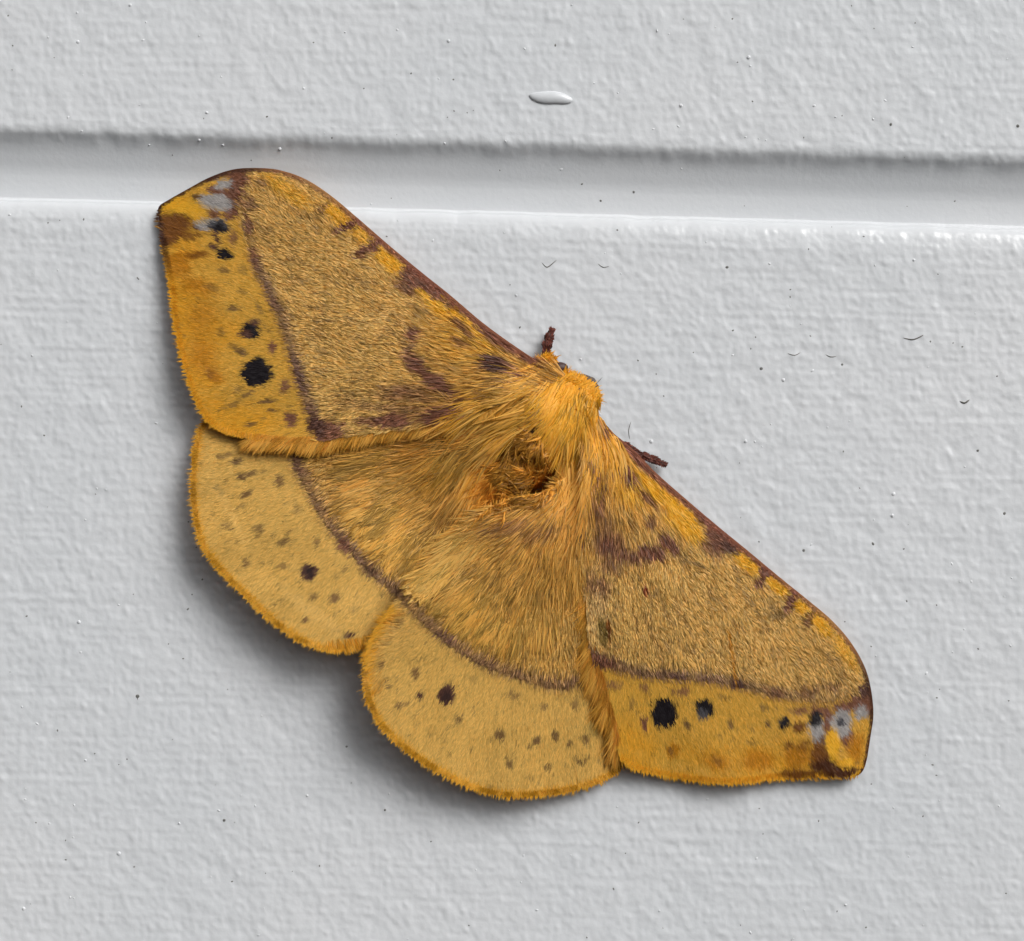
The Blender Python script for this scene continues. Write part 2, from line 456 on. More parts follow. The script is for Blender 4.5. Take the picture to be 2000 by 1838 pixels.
# blob: (x, y, rx, ry, angle deg, colour, strength, softness)
B_LF = [
 # costal yellow stripe between the bars
 (560, 372, 60, 16, 35, YEL, .5, .5), (660, 420, 34, 16, 42, YEL, .75, .5), (715, 458, 26, 16, 42, YEL, .9, .4), (765, 505, 34, 22, 42, YEL, 1, .4), (850, 575, 44, 20, 40, YEL, .8, .5), (880, 600, 36, 26, 40, YEL, .75, .5),
 (930, 650, 50, 24, 40, YEL, .6, .6), (890, 670, 60, 30, 35, GOLD, .6, .6), (700, 455, 60, 14, 40, GOLD, .5, .6),
 # bars
 (630, 407, 16, 6, -35, PURP, .5, .5), (606, 430, 20, 8, 20, SPECK, .35, .6), (684, 440, 26, 7, -30, PURP, .85, .4), (662, 452, 12, 7, -20, PURP, .6, .5), (726, 482, 30, 9, -32, PURP, .9, .4), (705, 497, 14, 8, 10, PURP, .7, .5),
 (812, 540, 30, 22, 35, PURP, .95, .35), (840, 560, 34, 15, 38, PURP, .85, .4), (790, 562, 24, 10, 40, PURP, .6, .5), (870, 590, 40, 8, 40, PURP, .6, .5), (905, 640, 40, 8, 42, PURP, .6, .5), (960, 660, 42, 9, 38, PURP, .65, .5),
 # antemedial patches
 (808, 655, 16, 14, 30, PURP, .75, .5), (800, 690, 12, 18, 0, PURP, .6, .6), (815, 712, 22, 16, 20, PURP, .85, .45), (850, 738, 40, 12, 28, PURP, .8, .5), (870, 758, 34, 12, 25, PURP, .7, .5), (820, 770, 50, 16, 12, PURP, .5, .7), (770, 770, 40, 16, 10, PURP, .42, .7),
 (905, 672, 20, 8, 25, PURP, .5, .6), (970, 712, 30, 15, 25, PURPD, .95, .4), (1010, 728, 30, 10, 30, PURP, .7, .5), (985, 752, 22, 10, 5, PURPD, .75, .5), (925, 775, 46, 12, 5, PURP, .5, .6),
 (865, 812, 42, 18, -10, PURP, .95, .4), (908, 796, 26, 14, -5, PURP, .6, .5), (770, 822, 40, 15, -4, PURP, .8, .5), (800, 800, 60, 10, 4, PURP, .45, .6), (714, 822, 20, 9, 5, PURP, .65, .5), (700, 790, 50, 12, 8, PURP, .3, .7), (640, 840, 34, 20, 5, PURP, .85, .5), (620, 832, 16, 20, -20, PURPD, .9, .4),
 # submarginal row near the apex
 (487, 400, 14, 16, 30, PURP, .5, .6), (486, 442, 10, 20, 0, PURP, .65, .5), (497, 503, 11, 20, -15, PURP, .65, .5), (512, 358, 12, 10, 0, PURP, .45, .6),
 (466, 346, 24, 16, 30, PURP, .95, .4), (458, 372, 18, 26, 15, PURP, .95, .4), (452, 410, 12, 24, 5, PURP, .9, .4), (426, 372, 24, 9, 10, PURP, .9, .4), (390, 391, 14, 9, 20, PURPD, .8, .4), (418, 418, 10, 10, 0, PURP, .8, .4), (385, 444, 14, 8, 0, PURPD, .7, .5), (420, 345, 30, 6, -20, PURPD, .7, .5),
 (424, 395, 31, 14, 12, GREY, 1, .35), (410, 397, 18, 8, 5, GREY, 1, .4), (437, 361, 18, 9, -10, GREY, .9, .5), (408, 438, 26, 9, -4, GREY, 1, .4), (428, 443, 17, 11, 0, DGREY, 1, .35), (431, 446, 10, 8, 0, BLACK, .8, .4),
 (424, 466, 5, 14, -20, PURPD, .8, .5), (438, 496, 15, 11, 25, BLACK, 1, .3), (420, 483, 10, 7, 20, PURPD, .7, .5), (456, 465, 8, 16, 0, PURP, .6, .5),
 # apex
 (352, 408, 44, 22, 10, YEL, .7, .6), (340, 440, 30, 22, 20, BROWN, .9, .6), (352, 432, 22, 14, 0, BROWN, .75, .5), (330, 462, 20, 18, 0, BROWN, .85, .6), (372, 462, 26, 7, -10, BROWN, .6, .6), (365, 500, 36, 8, -8, OCHRE, .9, .6), (388, 498, 22, 6, -10, BROWN, .55, .6), (350, 520, 22, 20, 0, OCHRE, .7, .6),
 (385, 560, 34, 16, 15, OCHRE, .6, .7), (400, 620, 30, 30, 0, OCHRE, .5, .8), (395, 690, 26, 36, 0, OCHRE, .6, .8), (420, 735, 18, 12, 30, OCHRE, .8, .6), (440, 650, 40, 30, 0, ORANGE, .4, .8),
 # eye spots
 (502, 727, 29, 28, 0, BLACK, 1, .16), (490, 646, 18, 17, 0, BLACK, 1, .22), (496, 630, 14, 8, 0, PURPD, .7, .5), (478, 652, 12, 8, 0, PURPD, .7, .4),
 (456, 603, 10, 8, 0, SPECK, .85, .5), (506, 602, 5, 12, -30, SPECK, .7, .5), (470, 687, 10, 7, 20, SPECK, .9, .5), (455, 676, 9, 5, 20, SPECK, .5, .5), (533, 678, 7, 12, 0, PURP, .7, .5), (556, 757, 10, 13, 0, PURP, .65, .5), (520, 784, 18, 5, -12, SPECK, .9, .4),
 (482, 770, 14, 6, -30, SPECK, .75, .5), (455, 791, 14, 5, -25, SPECK, .6, .5), (530, 801, 8, 5, 0, SPECK, .95, .4), (568, 818, 11, 16, -10, PURP, .8, .5), (488, 829, 10, 5, 0, SPECK, .8, .5), (535, 862, 12, 7, 0, BROWN, .6, .5), (478, 862, 14, 8, 0, BROWN, .7, .5), (465, 760, 8, 5, 0, SPECK, .5, .5),
 (438, 528, 9, 7, 20, SPECK, .7, .5), (475, 526, 8, 10, 0, SPECK, .5, .6), (412, 560, 14, 6, 30, SPECK, .5, .6), (472, 570, 6, 5, 0, SPECK, .5, .5), (430, 650, 6, 8, 0, SPECK, .5, .5), (410, 730, 10, 8, 30, BROWN, .4, .6),
]
B_RF = [
 (1200, 880, 34, 20, 35, YEL, .5, .6), (1290, 965, 50, 15, 45, YEL, .85, .5), (1260, 945, 40, 12, 45, YEL, .8, .5), (1350, 1000, 40, 16, 42, YEL, .9, .5), (1340, 1030, 44, 18, 40, YEL, .7, .5), (1230, 950, 40, 24, 50, YEL, .5, .6),
 (1465, 1095, 40, 18, 40, YEL, 1, .4), (1520, 1140, 30, 14, 42, YEL, .95, .4), (1560, 1180, 24, 12, 42, YEL, .9, .5), (1600, 1215, 30, 14, 45, YEL, .8, .5), (1650, 1270, 40, 14, 55, YEL, .5, .6),
 (1493, 1122, 26, 9, -58, PURP, .95, .4), (1480, 1142, 14, 9, -40, PURP, .8, .5), (1546, 1168, 27, 8, -60, PURP, .9, .45), (1538, 1192, 12, 8, -40, PURP, .5, .6), (1580, 1208, 20, 7, -55, PURP, .6, .55), (1512, 1200, 22, 12, 20, SPECK, .5, .6),
 (1408, 1048, 30, 24, 40, PURP, 1, .35), (1425, 1068, 20, 16, 40, PURPD, .7, .4), (1385, 1020, 36, 16, 42, PURP, .75, .5), (1390, 1072, 26, 14, 30, PURP, .6, .5),
 (1210, 912, 34, 12, 40, PURP, .9, .45), (1180, 868, 18, 12, 30, PURP, .8, .5), (1225, 930, 20, 14, 40, PURP, .7, .5), (1162, 905, 14, 22, -15, PURP, .8, .5), (1170, 935, 12, 40, -12, PURP, .6, .6), (1165, 975, 12, 30, -5, PURP, .45, .6), (1240, 890, 30, 10, 42, PURP, .7, .5), (1262, 970, 16, 9, 45, PURP, .6, .5),
 (1270, 1078, 32, 15, 10, PURP, .95, .45), (1305, 1060, 26, 12, 35, PURP, .85, .45), (1230, 1085, 36, 15, 5, PURP, .65, .6), (1190, 1060, 34, 26, 30, PURP, .7, .6), (1180, 1020, 20, 30, 0, PURP, .45, .7), (1270, 1015, 14, 12, 40, PURP, .6, .5), (1255, 960, 10, 16, -30, PURP, .5, .5), (1130, 1046, 13, 20, 0, PURPD, .95, .4), (1150, 990, 22, 12, 0, PURP, .5, .6),
 (1170, 1150, 24, 22, 0, PURP, .6, .6), (1150, 1130, 12, 30, 0, PURP, .4, .6), (1190, 1105, 30, 14, 20, PURP, .5, .6), (1175, 1185, 10, 20, 10, PURP, .35, .6), (1260, 1152, 7, 8, 0, (130, 60, 36), .7, .5), (1340, 1090, 26, 8, 35, SPECK, .5, .6),
 (1168, 1205, 22, 46, -5, (204, 172, 112), .5, .6), (1178, 1232, 9, 24, -6, (122, 98, 46), 1, .3), (1189, 1232, 3, 26, -6, BROWN, .9, .4),
 (1175, 1290, 34, 16, 12, PURP, .7, .5), (1160, 1300, 18, 10, 10, PURPD, .6, .5), (1195, 1338, 18, 8, 0, PURP, .6, .5), (1258, 1342, 8, 9, 0, PURP, .55, .5), (1335, 1350, 18, 7, -5, PURP, .6, .5), (1415, 1362, 14, 6, 10, SPECK, .6, .5), (1441, 1335, 14, 10, 20, PURPD, .7, .5), (1515, 1352, 24, 10, 10, PURP, .55, .6), (1576, 1352, 24, 12, 0, PURP, .5, .6), (1624, 1340, 18, 9, 0, PURP, .5, .6),
 (1430, 1280, 3, 62, -8, OCHRE, .6, .5),
 # eye spots and apex
 (1297, 1392, 25, 30, -8, BLACK, 1, .16), (1376, 1384, 19, 16, 20, BLACK, .95, .25), (1372, 1396, 12, 10, 0, DGREY, .7, .4), (1531, 1411, 12, 11, 10, BLACK, 1, .3), (1497, 1415, 7, 6, 0, SPECK, .9, .4), (1426, 1412, 6, 9, -20, SPECK, .85, .4), (1341, 1415, 8, 9, -20, SPECK, .9, .4), (1258, 1412, 7, 12, 0, PURP, .8, .5), (1235, 1375, 6, 12, 0, SPECK, .5, .6), (1560, 1420, 14, 9, 0, BROWN, .8, .5), (1560, 1388, 16, 7, 0, PURP, .7, .5), (1495, 1382, 10, 6, 20, SPECK, .5, .5),
 (1605, 1388, 28, 9, 0, PURP, .8, .5), (1690, 1372, 20, 24, 0, PURP, 1, .4), (1660, 1378, 34, 12, -15, PURP, .9, .45), (1690, 1350, 18, 10, -20, PURPD, .9, .4), (1618, 1412, 12, 24, 0, PURP, .9, .4), (1654, 1440, 14, 18, 0, PURP, .9, .4), (1600, 1445, 14, 10, 0, PURPD, .7, .5),
 (1642, 1414, 20, 27, 8, GREY, 1, .3), (1642, 1410, 6, 9, 0, DGREY, .8, .5), (1594, 1424, 14, 24, 0, GREY, .95, .4), (1591, 1404, 12, 14, 0, BLACK, .9, .35), (1682, 1392, 12, 12, 20, GREY, .95, .5),
 (1604, 1478, 22, 26, 0, BROWN, .95, .5), (1606, 1496, 26, 14, 0, (70, 36, 14), .9, .5), (1644, 1508, 34, 10, 0, (70, 36, 14), .95, .4), (1560, 1510, 40, 8, 0, BROWN, .7, .5), (1556, 1478, 24, 20, 0, OCHRE, .95, .6), (1570, 1455, 14, 10, 0, BROWN, .5, .6), (1626, 1450, 12, 24, 0, YEL, .9, .5), (1672, 1460, 16, 28, 8, OCHRE, .7, .6), (1650, 1490, 14, 10, 0, YEL, .7, .5),
 (1480, 1485, 30, 20, 0, OCHRE, .8, .7), (1400, 1490, 30, 16, 20, OCHRE, .6, .7), (1315, 1465, 12, 12, 0, OCHRE, .9, .5), (1312, 1468, 6, 6, 0, SPECK, .7, .5), (1468, 1450, 10, 4, 0, SPECK, .6, .5), (1400, 1485, 10, 6, 30, BROWN, .4, .6), (1540, 1455, 10, 6, 0, BROWN, .6, .6),
]
B_LH = [
 (604, 1117, 17, 15, 0, PURPD, 1, .3), (604, 1117, 10, 9, 0, BLACK, .6, .5), (462, 902, 9, 10, 0, SPECK, .9, .4), (470, 930, 7, 6, 0, SPECK, .5, .5), (446, 888, 8, 5, 0, SPECK, .7, .5), (428, 893, 7, 5, 0, SPECK, .7, .5), (486, 926, 16, 5, -10, SPECK, .85, .4), (474, 934, 8, 5, 0, SPECK, .8, .4), (480, 966, 12, 5, -30, SPECK, .85, .4), (424, 951, 6, 7, 0, SPECK, .8, .4), (433, 962, 5, 5, 0, SPECK, .6, .5), (473, 988, 5, 5, 0, SPECK, .6, .5), (461, 996, 4, 4, 0, SPECK, .7, .5),
 (545, 938, 7, 11, 0, SPOT, .8, .5), (580, 996, 9, 9, 0, SPOT, .5, .6), (440, 1027, 8, 8, 0, SPOT, .6, .5), (455, 1034, 4, 3, 0, SPECK, .8, .4), (506, 1034, 10, 9, 0, SPECK, .75, .5), (502, 1047, 6, 5, 0, SPECK, .6, .5), (555, 1058, 12, 7, -20, SPECK, .8, .5), (618, 1059, 7, 7, 0, SPOT, .7, .5), (480, 1100, 8, 9, 0, SPOT, .8, .5), (550, 1106, 11, 6, 0, SPOT, .6, .5), (532, 1098, 6, 4, 0, SPECK, .4, .5), (672, 1113, 9, 5, -30, SPOT, .5, .5),
 (612, 1165, 9, 6, 0, SPOT, .75, .5), (654, 1168, 13, 8, -40, SPOT, .85, .4), (598, 1211, 8, 6, 20, SPOT, .9, .4), (680, 1240, 12, 7, 0, PURPD, .8, .5), (660, 1233, 14, 3, 10, SPOT, .6, .5), (692, 1190, 8, 8, 0, SPOT, .4, .6), (600, 1192, 6, 6, 0, SPECK, .4, .5), (580, 1166, 8, 3, 0, SPECK, .5, .5), (550, 1172, 9, 4, 0, SPECK, .4, .5),
 (674, 1065, 18, 14, 30, PURP, .7, .5), (722, 1112, 16, 14, 40, PURPD, .5, .5), (480, 862, 30, 10, 10, BROWN, .5, .7), (536, 876, 14, 9, 10, BROWN, .55, .6),
 (880, 960, 14, 34, 25, PURP, .25, .7), (900, 1000, 12, 30, 25, PURP, .22, .7), (850, 870, 60, 40, 0, (176, 122, 44), .5, .8), (720, 900, 80, 30, 0, (160, 112, 40), .3, .9), (690, 950, 50, 40, 0, (188, 146, 86), .5, .9), (610, 1195, 60, 12, 38, (210, 176, 100), .6, .7), (450, 1000, 70, 8, 62, (214, 180, 104), .35, .6),
]
B_RH = [
 (871, 1358, 16, 18, 0, PURPD, 1, .25), (871, 1360, 10, 11, 0, BLACK, .45, .5), (740, 1302, 8, 10, 10, SPOT, .85, .5), (752, 1330, 5, 10, -20, SPOT, .6, .5), (758, 1341, 7, 4, 0, SPECK, .8, .5), (812, 1315, 8, 9, 0, SPOT, .85, .5), (821, 1360, 7, 8, 0, PURPD, .8, .5), (780, 1378, 7, 6, 0, SPOT, .8, .5), (797, 1372, 9, 3, -25, SPECK, .6, .5), (895, 1407, 9, 8, 0, SPECK, .85, .5), (880, 1420, 9, 3, -20, SPECK, .5, .5), (976, 1437, 9, 9, 0, SPECK, .9, .4), (958, 1446, 8, 3, -20, SPECK, .5, .5), (1048, 1446, 9, 7, -20, SPECK, .9, .4), (1034, 1458, 8, 3, -20, SPECK, .6, .5), (1085, 1438, 7, 10, 10, SPECK, .9, .4), (1112, 1453, 7, 6, 0, SPECK, .85, .4), (1143, 1443, 8, 9, -30, SPECK, .8, .4), (1158, 1426, 12, 12, 0, (140, 116, 60), .5, .7),
 (996, 1492, 7, 7, 0, SPECK, .8, .5), (988, 1480, 5, 4, 0, SPECK, .6, .5), (1070, 1500, 8, 6, 0, SPECK, .7, .5), (1135, 1489, 9, 4, 0, SPECK, .95, .4), (1124, 1480, 5, 4, 0, SPECK, .7, .5), (1148, 1481, 6, 3, -20, SPECK, .7, .5), (1003, 1356, 12, 8, 10, SPOT, .65, .5), (1064, 1380, 8, 7, 0, SPOT, .7, .5), (1123, 1378, 8, 10, 0, SPOT, .65, .5), (925, 1325, 7, 6, 0, SPOT, .35, .6), (1198, 1472, 9, 8, 0, SPECK, .8, .5), (1208, 1466, 5, 5, 0, BLACK, .7, .5), (776, 1217, 8, 8, 0, SPOT, .8, .5), (920, 1466, 5, 4, 0, SPECK, .5, .5), (950, 1310, 10, 6, 0, SPOT, .3, .6),
 (1000, 1025, 46, 14, -15, PURP, .45, .6), (1060, 1035, 40, 14, -10, PURP, .4, .6), (870, 1140, 60, 26, -40, (200, 158, 92), .5, .8), (1080, 1230, 60, 40, 0, TAN, .6, .9), (790, 1240, 30, 30, 0, PALE, .4, .8),
]
WINGS = {}

def wing_def(key, outline, hfun, base, pm, pmw, blobs, kind, outer_band):
    WINGS[key] = dict(poly=smooth_path(outline, True, 6), h=hfun, base=np.array(base, float), pm=smooth_path(pm, step=8), pmw=pmw, blobs=blobs, kind=kind, outer=np.array(outer_band, float))

# polygons of the smooth marginal band outside the dark line
wing_def('LF', LF, H_LF, (1030, 775), PM_L, 19, B_LF, 'fore', PM_L + [(560, 900), (300, 900), (200, 400), (440, 300)])
wing_def('RF', RF, H_RF, (1160, 850), PM_R, 19, B_RF, 'fore', PM_R + [(1780, 1350), (1780, 1580), (1180, 1580), (1100, 1290)])
wing_def('LH', LH, H_LH, (1000, 850), PM_LH, 22, B_LH, 'hind', PM_LH + [(800, 1330), (600, 1330), (300, 1200), (300, 780), (590, 780)])
wing_def('RH', RH, H_RH, (1110, 950), PM_RH, 22, B_RH, 'hind', PM_RH + [(1260, 1330), (1260, 1600), (650, 1600), (650, 1200)])

COSTA = {'LF': smooth_path(LF[1:17], step=8), 'RF': smooth_path(RF[2:18], step=8)}
MARG = {'LF': smooth_path(LF[16:29], step=8), 'RF': smooth_path(RF[18:28], step=8), 'LH': smooth_path(LH[4:20], step=8), 'RH': smooth_path(RH[8:25], step=8)}

def paint(key, x, y):
    """pigment of the wing at grid points -> linear RGB"""
    W = WINGS[key]
    nz = fbm(x / 60, y / 60, 11, 3); nf = fbm(x / 9, y / 9, 23, 2); ne = fbm(x / 5, y / 5, 31, 2) - 0.5
    d, par, side = seg_dist(W['pm'], x, y)
    out = inside(W['outer'], x, y)
    sd = np.where(out, d, -d) + ne * 8
    o = sstep(-4, 6, sd)[:, None]
    dm, pm_, _ = seg_dist(MARG[key], x, y)
    if W['kind'] == 'fore':
        inner = lin(TAN) * (1 - nz[:, None] * 0.0) ; outerc = lin(GOLD)
    else:
        inner = lin((188, 150, 76)); outerc = lin((194, 158, 82))
    col = inner * (1 - o) + outerc * o
    # warmer towards the base, richer towards the margin
    db = np.hypot(x - W['base'][0], y - W['base'][1])
    wb = (1 - sstep(60, 330, db))[:, None] * 0.75
    col = col * (1 - wb) + lin((188, 142, 58)) * wb
    if W['kind'] == 'fore':
        wm = (sstep(100, 25, dm) * sstep(0.25, 0.75, fbm(x / 50, y / 35, 41, 2) + 0.15))[:, None] * 0.85 * o
        col = col * (1 - wm) + lin(ORANGE) * wm
    rim_w = 9 if W['kind'] == 'hind' else 8
    wm = sstep(rim_w + 6, rim_w - 4, dm)[:, None] * 0.9
    col = col * (1 - wm) + lin(ORANGE) * wm
    # soft brown irroration
    if W['kind'] == 'fore':
        fa = flow(key, x, y); mo = sstep(0.52, 0.74, fbm(db / 24, fa * 46, 51, 2))[:, None] * (1 - o) * 0.38
        col = col * (1 - mo) + lin((118, 80, 44)) * mo
    fa = flow(key, x, y); mo = sstep(0.56, 0.78, fbm(db / 34, fa * 64, 61, 2))[:, None] * (0.55 if W['kind'] == 'hind' else 0.15) * (1 - o)
    col = col * (1 - mo) + lin((122, 82, 36)) * mo
    mo = sstep(0.73, 0.86, fbm(x / 8, y / 8, 71, 2))[:, None] * 0.5 * o
    col = col * (1 - mo) + lin(SPECK) * mo
    # dark postmedial line: sharp outside, feathered inside
    w = W['pmw']
    sl = sd - 3
    prof = np.where(sl > 0, sstep(11, -4, sl), sstep(-w * 1.6, -w * 0.45, sl))
    vis = 0.50 + 0.66 * fbm(x / 26, y / 26, 81, 2)
    if key == 'LF': vis = vis * sstep(0.28, 0.36, par) * (0.7 + 0.3 * par)
    if key == 'RF': vis = vis * (1 - 0.55 * sstep(0.45, 0.75, par))
    if W['kind'] == 'hind': vis = vis * 0.88
    k = np.clip(prof * vis, 0, 0.95)[:, None]
    col = col * (1 - k) + lin((108, 76, 66)) * k
    for bx, by, rx, ry, ang, c, st, soft in W['blobs']:
        R = max(rx, ry) * 1.8 + 10
        m = (np.abs(x - bx) < R) & (np.abs(y - by) < R)
        if not m.any(): continue
        xx = x[m] - bx; yy = y[m] - by
        a = math.radians(ang); ca, sa = math.cos(a), math.sin(a)
        u = (xx * ca + yy * sa) / rx; v = (-xx * sa + yy * ca) / ry
        rr = np.hypot(u, v) + (ne[m] * 0.75 + (nf[m] - 0.5) * 0.6) * min(1.3, 9.0 / min(rx, ry) + 0.25)
        k = np.minimum(sstep(1 + soft, 1 - soft, rr) * st * (1.0 if c in (SPECK, SPOT) else 1.4), 1)[:, None]
        col[m] = col[m] * (1 - k) + lin(c) * k
    # costal edge
    if key in COSTA:
        dc, pc, _ = seg_dist(COSTA[key], x, y)
        cw = 15 * (1 - pc) ** 0.8 + 6
        k = sstep(cw, cw * 0.45, dc + ne * 7) * (0.96 - 0.30 * np.exp(-((pc - 0.62) / 0.10) ** 2))
        # the edge goes dark brown round the tip
        tip = sstep(0.70, 0.80, pc)[:, None]
        cc = lin((124, 76, 58)) * (1 - tip) + lin((70, 42, 30)) * tip
        col = col * (1 - k[:, None]) + cc * k[:, None]
        dt = np.hypot(x - COSTA[key][-1][0], y - COSTA[key][-1][1])
        if key == 'LF':
            k = (sstep(9, 2, dm) * sstep(170, 60, dt))[:, None]
            col = col * (1 - k) + lin((58, 34, 26)) * k
    return col

def flow(key, x, y):
    """unit fibre direction on the wing (grid axes)"""
    W = WINGS[key]
    bx, by = W['base']
    if key == 'LF': bx, by = bx + 120, by - 10
    if key == 'RF': bx, by = bx - 10, by - 120
    a = np.arctan2(y - by, x - bx)
    if key == 'LH': a = a - 0.10 * sstep(200, 500, np.hypot(x - bx, y - by))
    return a

ALBEDO = 1.5

def build_wing(name, key, label, t=0.10):
    W = WINGS[key]
    poly = W['poly']
    x0, y0 = poly.min(0); x1, y1 = poly.max(0)
    st = 4.0
    gx, gy = np.meshgrid(np.arange(x0, x1, st), np.arange(y0, y1, st))
    gx = gx + (np.arange(gx.shape[0]) % 2)[:, None] * st * 0.5
    gx = gx.ravel() + rng.uniform(-.6, .6, gx.size); gy = gy.ravel() + rng.uniform(-.6, .6, gy.size)
    ok = inside(poly, gx, gy)
    gx, gy = gx[ok], gy[ok]
    d, _, _ = seg_dist(np.vstack([poly, poly[:1]]), gx, gy)
    ok = d > 2.6; gx, gy = gx[ok], gy[ok]
    pts = [Vector(p) for p in poly] + [Vector(p) for p in zip(gx, gy)]
    n = len(poly)
    res = delaunay_2d_cdt(pts, [(i, (i + 1) % n) for i in range(n)], [], 1, 1e-4)
    vx = np.array([(p.x, p.y) for p in res[0]]); fc = np.array([f for f in res[2] if len(f) == 3], int)
    x, y = vx[:, 0], vx[:, 1]
    h = wing_h(key, x, y)
    col = paint(key, x, y) * ALBEDO
    co = P(x, y, h)
    # underside, t mm below, joined round the rim
    cob = P(x, y, h - t)
    nv = len(co)
    # orient the upper faces towards the viewer
    a = co[fc[:, 0]]; nrm = np.cross(co[fc[:, 1]] - a, co[fc[:, 2]] - a)
    flip = nrm[:, 1] > 0
    fc[flip] = fc[flip][:, ::-1]
    e = {}
    for f in fc:
        for p, q in ((f[0], f[1]), (f[1], f[2]), (f[2], f[0])):
            e[(int(p), int(q))] = 1
    rim = [(p, q) for (p, q) in e if (q, p) not in e]
    side = []
    for p, q in rim: side += [(q, p, p + nv), (q, p + nv, q + nv)]
    faces = np.vstack([fc, fc[:, ::-1] + nv, np.array(side)])
    o = mesh_obj(name, np.vstack([co, cob]), faces, M_WING, None, np.vstack([col, col * 0.9]))
    adopt(o, moth); o['label'] = label
    return o

def wing_h(key, x, y):
    W = WINGS[key]
    h = W['h'](x, y)
    # veins: shallow corrugation fanning from the base, strongest at the margin
    dm, _, _ = seg_dist(MARG[key], x, y)
    a = flow(key, x, y)
    amp = 0.05 + 0.13 * sstep(160, 10, dm)
    if W['kind'] == 'hind': amp *= 0.8
    h = h + amp * np.sin(a * 26 + 1.3 * fbm(x / 90, y / 90, 3, 2)) + 0.25 * (fbm(x / 110, y / 110, 77, 2) - 0.5)
    return h

# body: one lofted surface from head to abdomen tip
BODY = np.array([  # x, y, centre height mm, radius (grid units)
 (1160, 740, 2.9, 5), (1152, 748, 3.0, 24), (1139, 760, 3.3, 38), (1122, 777, 3.5, 47), (1104, 800, 3.2, 62), (1078, 830, 3.2, 74), (1052, 862, 2.9, 70), (1030, 886, 2.7, 60), (1010, 910, 2.5, 54), (985, 940, 2.3, 50), (955, 975, 1.4, 38), (920, 1020, 1.3, 32), (890, 1060, 1.3, 22), (868, 1090, 1.3, 8)])
def body_top(x, y):
    best = np.full(x.shape, -9.0)
    p = smooth_path(BODY[:, :2], step=6); t = np.linspace(0, 1, len(p))
    seglen = np.r_[0, np.cumsum(np.linalg.norm(np.diff(BODY[:, :2], axis=0), axis=1))]; seglen /= seglen[-1]
    pl = np.r_[0, np.cumsum(np.linalg.norm(np.diff(p, axis=0), axis=1))]; pl /= pl[-1]
    hc = np.interp(pl, seglen, BODY[:, 2]); r = np.interp(pl, seglen, BODY[:, 3])
    for (cx, cy), h, rr in zip(p, hc, r):
        d2 = (x - cx) ** 2 + (y - cy) ** 2
        best = np.maximum(best, np.where(d2 < rr * rr, h + np.sqrt(np.maximum(rr * rr - d2, 0)) * S * 1000 * 0.85, -9))
    return best

def build_body():
    p = smooth_path(BODY[:, :2], step=6)
    seglen = np.r_[0, np.cumsum(np.linalg.norm(np.diff(BODY[:, :2], axis=0), axis=1))]; seglen /= seglen[-1]
    pl = np.r_[0, np.cumsum(np.linalg.norm(np.diff(p, axis=0), axis=1))]; pl /= pl[-1]
    hc = np.interp(pl, seglen, BODY[:, 2]); r = np.interp(pl, seglen, BODY[:, 3])
    v, f = tube(P(p[:, 0], p[:, 1], hc), r * S * 0.97, 28)
    o = mesh_obj('body', v, f, M_CUT)
    adopt(o, moth); o['label'] = 'thick furry body with a worn dark hollow behind the thorax'
    return o

